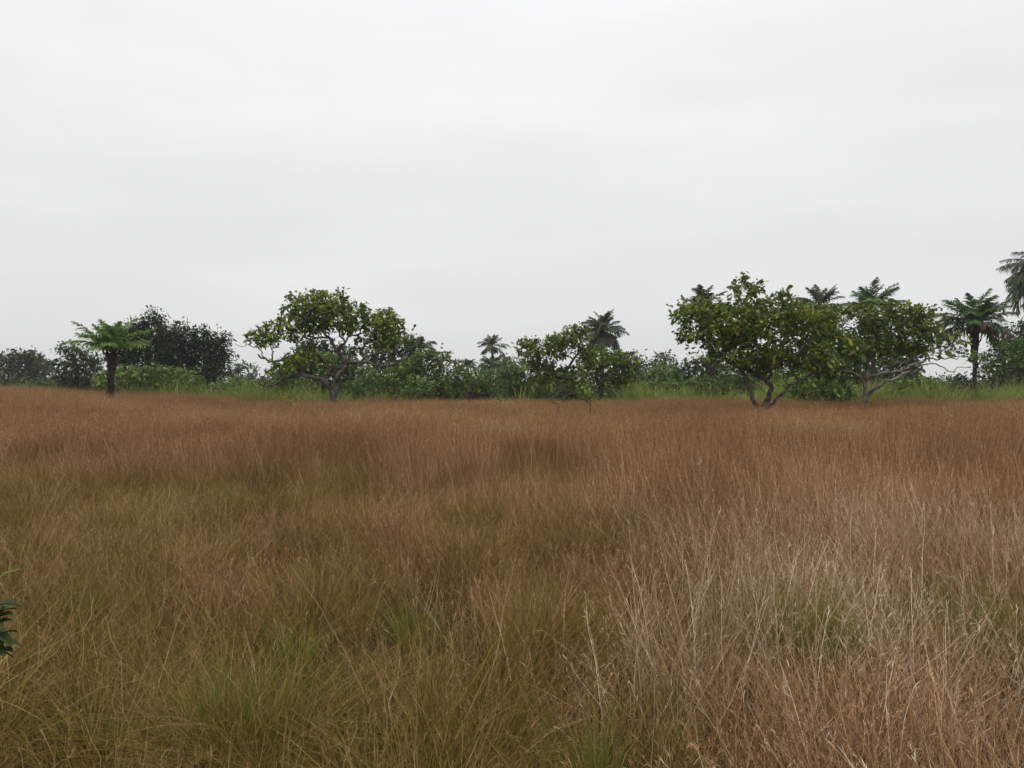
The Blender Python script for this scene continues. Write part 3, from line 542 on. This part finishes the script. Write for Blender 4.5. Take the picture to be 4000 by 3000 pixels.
# ------------------------------------------------------------------ grass
def tuft(kind, rg):
    A = Acc()
    if kind == 'brown':     n, Rd, h, lean, curl, w, seg = 60, .26, (.6, 1.08), .14, .10, .0030, 5
    elif kind == 'olive':   n, Rd, h, lean, curl, w, seg = 170, .11, (.24, .52), .42, .45, .0028, 6
    elif kind == 'stalk':   n, Rd, h, lean, curl, w, seg = 4, .3, (.6, 1.1), .45, .14, .0026, 5
    elif kind == 'straw':   n, Rd, h, lean, curl, w, seg = 46, .24, (.45, 1.1), .24, .05, .0032, 4
    elif kind == 'fine':    n, Rd, h, lean, curl, w, seg = 80, .25, (.2, .5), .40, .15, .0024, 4
    elif kind == 'reed':    n, Rd, h, lean, curl, w, seg = 34, .35, (1.1, 1.95), .16, .40, .030, 6
    elif kind == 'far':     n, Rd, h, lean, curl, w, seg = 76, .32, (.62, 1.05), .12, .10, .0046, 4
    az = rg.random(n)*6.283; rr = Rd*np.sqrt(rg.random(n))
    B = np.stack([np.cos(az)*rr, np.sin(az)*rr, np.zeros(n)], 1)
    H = rg.uniform(*h, n); la = az+rg.normal(0, .9, n); le = np.abs(rg.normal(0, lean, n)); cu = np.abs(rg.normal(0, curl, n))
    d = np.stack([np.cos(la), np.sin(la), np.zeros(n)], 1)
    t = np.linspace(0, 1, seg+1)
    hor = (le[:, None]*t+cu[:, None]*t**2.2)*H[:, None]
    ver = H[:, None]*(t-(.35*cu[:, None])*t**3)*np.cos(np.clip(le, 0, 1.1))[:, None]
    C = B[:, None]+d[:, None]*hor[..., None]; C[..., 2] += ver
    C[:, 1:-1] += rg.normal(0, .006, C[:, 1:-1].shape)
    fa = rg.random(n)*6.283; sv = np.stack([np.cos(fa), np.sin(fa), np.zeros(n)], 1)
    ww = w*(1-.75*t**1.5); rnd = np.clip(rg.normal(.5, .14 if kind == 'far' else .24, n), 0, 1)
    A.strips(C, sv[:, None]*ww[None, :, None]*.5*rg.uniform(.7, 1.5, (n, 1, 1)), rnd)
    if kind in ('brown', 'straw', 'far', 'fine'):   # loose seed heads: little spikelets along the upper stem
        m = {'brown': 6, 'straw': 4, 'far': 6, 'fine': 1}[kind]
        k = np.repeat(np.arange(n), m); u = rg.uniform(.62, 1, len(k))
        P = np.stack([np.array([np.interp(uu, t, C[kk, :, j]) for uu, kk in zip(u, k)]) for j in range(3)], 1)
        T = norm(C[k, -1]-C[k, -3]); D = norm(T+rg.normal(0, .34 if kind == 'far' else .2, T.shape))
        l = rg.uniform(.03, .075, len(k)); tt = np.array((0, .5, 1.))
        Cs = P[:, None]+D[:, None]*(l[:, None]*tt)[..., None]; Cs[..., 2] -= l[:, None]*.3*tt**2
        fs = norm(np.cross(D, rg.normal(size=D.shape)))
        wk = (.0024 if kind != 'far' else .0045)*np.array((.6, 1, .15))
        A.strips(Cs, fs[:, None]*wk[None, :, None]*.5, np.clip(rnd[k]+rg.normal(.03, .1, len(k)), 0, 1))
    if kind in ('none',):    # dry leaf blades from the lower stem
        m = 1; k = np.repeat(np.arange(n), m); u = rg.uniform(.1, .55, len(k))
        P = np.stack([np.array([np.interp(uu, t, C[kk, :, j]) for uu, kk in zip(u, k)]) for j in range(3)], 1)
        a2 = rg.random(len(k))*6.283; D = norm(np.stack([np.cos(a2), np.sin(a2), rg.uniform(1.2, 3, len(k))], 1)); l = rg.uniform(.12, .3, len(k))
        tt = np.array((0, .35, .7, 1.)); Cs = P[:, None]+D[:, None]*(l[:, None]*tt)[..., None]; Cs[..., 2] -= l[:, None]*.3*tt**2
        fs = norm(np.cross(D, rg.normal(size=D.shape)))
        A.strips(Cs, fs[:, None]*(.0045*np.array((.7, 1, .7, .1)))[None, :, None]*.5, np.clip(rnd[k]-.05, 0, 1))
    return A
def scatter(name, kind, mat, xs, ys, scl, tilt, label, cat, seed, nvar=6):
    rg = np.random.default_rng(seed)
    coll = bpy.data.collections.new(name+'_clumps')
    for i in range(nvar):
        o = tuft(kind, rg).build(name+'_clump', mat, link=False); coll.objects.link(o)
    n = len(xs); zs = ground_z(xs, ys)-.01
    me = bpy.data.meshes.new(name); me.vertices.add(n)
    me.vertices.foreach_set('co', np.stack([xs, ys, zs], 1).astype(np.float32).ravel())
    # local spin first, then a lean in world directions (about x and y)
    ax_, ay_, sp = tilt[0]+rg.normal(0, .05, n), tilt[1]+rg.normal(0, .05, n), rg.random(n)*6.283
    cx, sx_, cy, sy, cz, sz = np.cos(ax_), np.sin(ax_), np.cos(ay_), np.sin(ay_), np.cos(sp), np.sin(sp)
    m00 = cy*cz+sy*sx_*sz; m10 = cx*sz; m20 = -sy*cz+cy*sx_*sz; m21 = sy*sz+cy*sx_*cz; m22 = cy*cx
    rot = np.stack([np.arctan2(m21, m22), -np.arcsin(np.clip(m20, -1, 1)), np.arctan2(m10, m00)], 1)
    a_ = me.attributes.new('rot', 'FLOAT_VECTOR', 'POINT'); a_.data.foreach_set('vector', rot.astype(np.float32).ravel())
    a_ = me.attributes.new('scl', 'FLOAT_VECTOR', 'POINT'); a_.data.foreach_set('vector', np.stack([scl[0], scl[0], scl[1]], 1).astype(np.float32).ravel())
    a_ = me.attributes.new('var', 'INT', 'POINT'); a_.data.foreach_set('value', rg.integers(0, nvar, n).astype(np.int32))
    me.materials.append(mat)
    ob = bpy.data.objects.new(name, me); scene.collection.objects.link(ob)
    ob['kind'] = 'stuff'; ob['label'] = label; ob['category'] = cat
    ng = bpy.data.node_groups.new(name, 'GeometryNodeTree')
    ng.interface.new_socket('Geometry', in_out='INPUT', socket_type='NodeSocketGeometry'); ng.interface.new_socket('Geometry', in_out='OUTPUT', socket_type='NodeSocketGeometry')
    gi = N(ng, 'NodeGroupInput'); gout = N(ng, 'NodeGroupOutput')
    ci = N(ng, 'GeometryNodeCollectionInfo'); ci.inputs['Collection'].default_value = coll; ci.inputs['Separate Children'].default_value = True; ci.inputs['Reset Children'].default_value = True
    ip = N(ng, 'GeometryNodeInstanceOnPoints'); ip.inputs['Pick Instance'].default_value = True
    def na(nm, ty):
        q = N(ng, 'GeometryNodeInputNamedAttribute', data_type=ty); q.inputs[0].default_value = nm; return q.outputs[0]
    er = N(ng, 'FunctionNodeEulerToRotation')
    ng.links.new(na('rot', 'FLOAT_VECTOR'), er.inputs[0])
    ng.links.new(gi.outputs[0], ip.inputs['Points']); ng.links.new(ci.outputs[0], ip.inputs['Instance']); ng.links.new(na('var', 'INT'), ip.inputs['Instance Index'])
    ng.links.new(er.outputs[0], ip.inputs['Rotation']); ng.links.new(na('scl', 'FLOAT_VECTOR'), ip.inputs['Scale']); ng.links.new(ip.outputs[0], gout.inputs[0])
    md = ob.modifiers.new('scatter', 'NODES'); md.node_group = ng
    return ob
def sector(dens, y0, y1, rg, widen=.82, pad=2.):
    "uniform points in the wedge in front of the camera"
    n = int(dens*(y1-y0)*(widen*(y0+y1)/2+pad)*2)
    # sample y with density proportional to the width at y
    y = rg.uniform(y0, y1, int(n*2.2)); wid = widen*y+pad; keep = rg.random(len(y)) < wid/(widen*y1+pad); y = y[keep][:n]
    x = rg.uniform(-1, 1, len(y))*(widen*y+pad); return x, y
rg = np.random.default_rng(5)
def sstep(a, b, x): q = np.clip((x-a)/(b-a), 0, 1); return q*q*(3-2*q)
def zone(x, y):
    "weights: olive (low, left and near), straw (pale, right and near)"
    u = x/np.maximum(y, .5); nz = vnoise(x, y, 1.7, 3)-.5; nz2 = vnoise(x, y, .8, 4)-.5
    ol = sstep(.12, -.2, u+nz*.5+nz2*.3-.10*sstep(6, 2.5, y))*sstep(14.5, 8.5, y+nz*6)
    st = sstep(-.06, .34, u+nz*.45+nz2*.25)*sstep(8.5, 5.0, y+nz*4+nz2)*(.30+.70*sstep(2.8, 4.2, y))*(.75+.6*vnoise(x, y, 1.1, 61))
    return ol, st
def edge(x):  # where the brown field ends
    return 34.+2.*vnoise(x, x*0, 4, 9)+2.2*vnoise(x, x*0, 1.1, 19)-2.5*sstep(0, 14, x)
def height(x, y):
    ol, st = zone(x, y)
    h = .48+.50*sstep(3, 14, y)+.12*(vnoise(x, y, 3, 6)-.5)+.20*(vnoise(x, y, 1.1, 8)-.5)
    h = h+.52*sstep(-9, -22, x)*sstep(14, 27, y)
    return h*(1-.42*ol)
# brown grass, near part
x, y = sector(15, 1.7, 14, rg); ol, st = zone(x, y); k = rg.random(len(x)) < (1-.78*ol)*(1-.75*st)*(.3+1.0*vnoise(x, y, .6, 21)); x, y = x[k], y[k]
h = height(x, y); s = rg.uniform(.85, 1.15, len(x))
scatter('brown_grass', 'brown', M['brown'], x, y, (s, h*s), (vnoise(x, y, 2, 31)*.3-.15, vnoise(x, y, 2, 32)*.3-.15), 'fine reddish brown dry grass filling the middle of the field', 'grass', 41)
# brown grass, far part
x, y = sector(15, 13, 38.5, rg, .80, 3); k = y < edge(x); k &= rg.random(len(x)) < .6+.5*vnoise(x, y, 1.2, 22); x, y = x[k], y[k]
h = height(x, y); s = rg.uniform(.85, 1.15, len(x))
scatter('distant_brown_grass', 'far', M['brown'], x, y, (s, h*s), (x*0, x*0), 'soft reddish brown grass running back to the trees', 'grass', 42)
# olive tussocks: clumped, with hollows between them
x, y = sector(17, 1.7, 15, rg); ol, st = zone(x, y); cl_ = vnoise(x, y, .55, 23)*.6+vnoise(x, y, 1.3, 28)*.4
k = rg.random(len(x)) < np.clip(.10+ol*.95, 0, 1)*(.18+.82*sstep(.30, .62, cl_)); x, y = x[k], y[k]; cl_ = cl_[k]
s = rg.uniform(.7, 1.15, len(x))*(.5+1.05*cl_)
scatter('olive_grass', 'olive', M['olive'], x, y, (s, s*.95), (vnoise(x, y, 1.5, 33)*.8-.4, vnoise(x, y, 1.5, 34)*1.1-.3), 'low olive and golden grass mounded over the left foreground', 'grass', 43)
# long single stalks lying over at a slant
x, y = sector(1.2, 2.6, 12, rg); s = rg.uniform(.8, 1.15, len(x)); u_ = x/y
scatter('leaning_stalks', 'stalk', M['straw'], x, y, (s, s), (rg.normal(0, .25, len(x)), -.65*sstep(-.05, .3, u_)+.55*sstep(0, -.3, u_)+rg.normal(0, .12, len(x))), 'long pale single stalks leaning over the foreground grass', 'grass', 47)
x, y = sector(.5, 11, 26, rg); s = rg.uniform(.9, 1.25, len(x))
scatter('standing_stalks', 'stalk', M['straw'], x, y, (s, s), (rg.normal(0, .12, len(x)), rg.normal(0, .18, len(x))), 'scattered pale stalks standing above the brown grass in the middle distance', 'grass', 48)
# short fine undergrowth everywhere near
x, y = sector(11, 1.7, 10, rg); ol, st = zone(x, y); k = rg.random(len(x)) < (1-.4*ol)*sstep(.05, .45, vnoise(x, y, .5, 51)*.5+vnoise(x, y, 1.4, 52)*.5); x, y = x[k], y[k]
s = rg.uniform(.7, 1.3, len(x))
scatter('short_brown_grass', 'fine', M['brown'], x, y, (s, s*.9), (x*0, x*0), 'short brown grass between the taller stems in the foreground', 'grass', 44)
# straw
x, y = sector(16, 1.7, 9.5, rg); ol, st = zone(x, y); k = rg.random(len(x)) < np.clip(st*.95+.05*(1-ol), 0, 1)*(.2+1.1*vnoise(x, y, .6, 53)); x, y = x[k], y[k]
h = (height(x, y)+.10)*1.02; s = rg.uniform(.85, 1.15, len(x))
scatter('pale_straw_grass', 'straw', M['straw'], x, y, (s, h*s), (vnoise(x, y, 1.3, 35)*.7-.35, vnoise(x, y, 1.3, 36)*.9-.75), 'bleached straw grass leaning left across the right foreground', 'grass', 45)
# green reeds at the field's far edge
xs = rg.uniform(-24, 30, 4600); ys = edge(xs)+7.6*rg.random(len(xs))**1.2-1.4
u = xs/ys*F+2000
g0 = sstep(440, 700, u)*(1-.95*sstep(1480, 1540, u)*sstep(2480, 2400, u))*(.55+.45*np.maximum(sstep(1100, 900, u), np.maximum(sstep(2450, 2550, u)*sstep(3250, 3100, u), sstep(3500, 3650, u))))
k = rg.random(len(xs)) < g0*(.12+.88*sstep(.35, .65, vnoise(xs, ys, 1.5, 25))); xs, ys = xs[k], ys[k]
hs = rg.uniform(.55, 1.1, len(xs))*(.60+.55*sstep(.25, .75, vnoise(xs, ys, 1.4, 26))); sx = rg.uniform(.8, 1.2, len(xs))
scatter('tall_green_grass', 'reed', M['reed'], xs, ys, (sx, hs), (xs*0, xs*0), 'tall yellow green reedy grass along the foot of the trees', 'grass', 46)
# far undergrowth that reads as one mass
A = Acc(); rgt = np.random.default_rng(77); nb = 2600
bx = rgt.uniform(-58, 66, nb); by = rgt.uniform(52, 66, nb); bh = (.9+.8*vnoise(bx, by, 5, 27))*np.ones(nb)*(1+.3*rgt.random(nb))
m = 75; k = np.repeat(np.arange(nb), m); d = norm(rgt.normal(size=(len(k), 3))); d[:, 2] = np.abs(d[:, 2])
P = np.stack([bx[k], by[k], 0*bx[k]], 1)+d*np.stack([bh[k]*1.1, bh[k]*1.1, bh[k]*1.25], 1)*rgt.uniform(.75, 1.05, (len(k), 1))
leaf_strips(A, P, norm(d+rgt.normal(0, .7, d.shape)), rgt.uniform(.2, .4, len(k)), rgt.uniform(.1, .2, len(k)), rgt, np.clip(rgt.normal(.45, .2, len(k)), 0, 1))
o = A.build('thicket', M['dark']); o['kind'] = 'stuff'; o['label'] = 'dark low bushland behind the trees on the skyline'; o['category'] = 'thicket'

# single green tufts standing out of the foreground
def green_tuft(label, px, py, D, Rd, hh, n, seed, lean=.5, drift=(0, 0)):
    rg = np.random.default_rng(seed); base = W(px, py, D); base[2] = float(ground_z(base[0], base[1]))
    A = Acc(); az = rg.random(n)*6.283; rr = Rd*.35*np.sqrt(rg.random(n)); B = np.stack([np.cos(az)*rr, np.sin(az)*rr, np.zeros(n)], 1)
    H = rg.uniform(.5, 1, n)*hh; le = np.abs(rg.normal(0, lean, n)); d = np.stack([np.cos(az)+drift[0], np.sin(az)+drift[1], np.zeros(n)], 1); tt = np.linspace(0, 1, 7)
    C = B[:, None]+d[:, None]*((le[:, None]*tt+.5*le[:, None]*tt**2.2)*H[:, None])[..., None]; C[..., 2] += H[:, None]*(tt-.3*le[:, None]*tt**3)
    fa = rg.random(n)*6.283; sv = np.stack([np.cos(fa), np.sin(fa), 0*fa], 1)
    A.strips(C, sv[:, None]*(.0045*(1-.8*tt**1.5))[None, :, None]*.5*rg.uniform(.7, 1.3, (n, 1, 1)), np.clip(rg.normal(.5, .22, n), 0, 1))
    o = A.build('grass_tuft', M['tuft'], None, False); o.location = base.tolist(); o['label'] = label; o['category'] = 'grass tuft'
    return o
green_tuft('large yellow green grass tuft fanning out at lower left, nearest the bottom edge', 900, 2780, 3.3, .3, .6, 600, 401, .5, (.35, 0))
green_tuft('deep green rounded grass tuft among the pale straw at right', 3140, 2460, 4.2, .4, .72, 700, 402, .35)
green_tuft('bluish green grass tuft nearest the right edge, half hidden by pale stalks', 3830, 2380, 4.4, .4, .62, 600, 403, .45)
green_tuft('small dark green grass tuft left of centre in the olive grass', 1160, 2450, 4.3, .2, .45, 300, 404, .35)
green_tuft('small green grass tuft in the brown grass near the photo centre line', 1610, 2330, 4.7, .2, .45, 260, 405, .35)
green_tuft('tiny green grass tuft in the hollow at the left, above the broad leafed plant', 330, 2230, 5.2, .2, .4, 260, 406, .45)
green_tuft('green grass tuft at the very bottom, right of the middle', 2330, 2960, 2.9, .16, .45, 200, 407, .3)

# broad leafed plant at the left edge
def herb():
    rg = np.random.default_rng(55); base = W(-50, 2560, 3.0); base[2] = 0
    t = thing('leafy_plant', base, 'broad leafed dark green plant cut off by the left edge', 'plant')
    S = Acc(); top = W(-22, 2370, 3.0)-base
    S.tube([np.zeros(3), top*.5+np.array((.02, 0, 0)), top], [.010, .008, .005], 6); S.build('stem', M['bark'], t, True)
    for i in range(30):
        q = .74+.26*i/29; p0 = top*q; az = i*2.4; d = norm(np.array((math.cos(az)*1., math.sin(az), rg.uniform(-.3, .9))))
        L = rg.uniform(.06, .11); tt = np.linspace(0, 1, 8); C = p0+d*(L*tt)[:, None]; C[:, 2] -= L*.4*tt**2
        w = L*.36*np.sin(np.pi*np.clip(tt*.97+.02, 0, 1))**.8; s = norm(np.cross(d, np.array((0, 0, 1.))))
        A = Acc(); sl = s*.8+np.array((0, 0, .35)); sr = s*.8-np.array((0, 0, .35))
        A.strips((C+sl*w[:, None]*.5)[None], (sl*w[:, None]*.5)[None], np.array([rg.uniform(.1, .5)])); A.strips((C-sr*w[:, None]*.5)[None], (sr*w[:, None]*.5)[None], np.array([rg.uniform(.1, .5)]))
        A.build('leaf', M['dark'], t, True)
herb()
def lone_blade():
    base = W(-60, 2330, 3.6); base[2] = 0; A = Acc(); tip = W(92, 2222, 3.6)-base; mid = W(-10, 2265, 3.6)-base
    C = catmull([np.zeros(3), mid*.6+np.array((-.04, 0, .08)), mid, tip*.5+mid*.5+np.array((0, 0, .015)), tip], .04); k = len(C); tt = np.linspace(0, 1, k)
    A.strips(C[None], (np.array((0.2, .3, .9))*(.022*np.sin(np.pi*(tt*.9+.07)))[:, None]*.6)[None], np.array([.75]))
    o = A.build('grass_leaf', M['palm_bright'], None, True); o.location = base.tolist(); o['label'] = 'single broad pale green grass leaf poking in from the left edge'; o['category'] = 'leaf'
lone_blade()

# ------------------------------------------------------------------ thin haze
hm = bpy.data.materials.new('haze_air'); hm.use_nodes = True; t = hm.node_tree; t.nodes.clear()
pv = N(t, "ShaderNodeVolumePrincipled"); pv.inputs['Color'].default_value = (.93, .95, .97, 1); pv.inputs['Density'].default_value = .0005; pv.inputs['Anisotropy'].default_value = 0
ho = N(t, "ShaderNodeOutputMaterial"); t.links.new(pv.outputs[0], ho.inputs['Volume'])
v = [(sx*520, 12+sy*520, z) for z in (-3, 16) for sx, sy in ((-1, -1), (1, -1), (1, 1), (-1, 1))]
hme = bpy.data.meshes.new('haze'); hme.from_pydata(v, [], [(0, 3, 2, 1), (4, 5, 6, 7), (0, 1, 5, 4), (1, 2, 6, 5), (2, 3, 7, 6), (3, 0, 4, 7)]); hme.materials.append(hm)
hz = bpy.data.objects.new('haze', hme); scene.collection.objects.link(hz); hz['kind'] = 'stuff'; hz['label'] = 'thin pale haze in the humid air'; hz['category'] = 'haze'
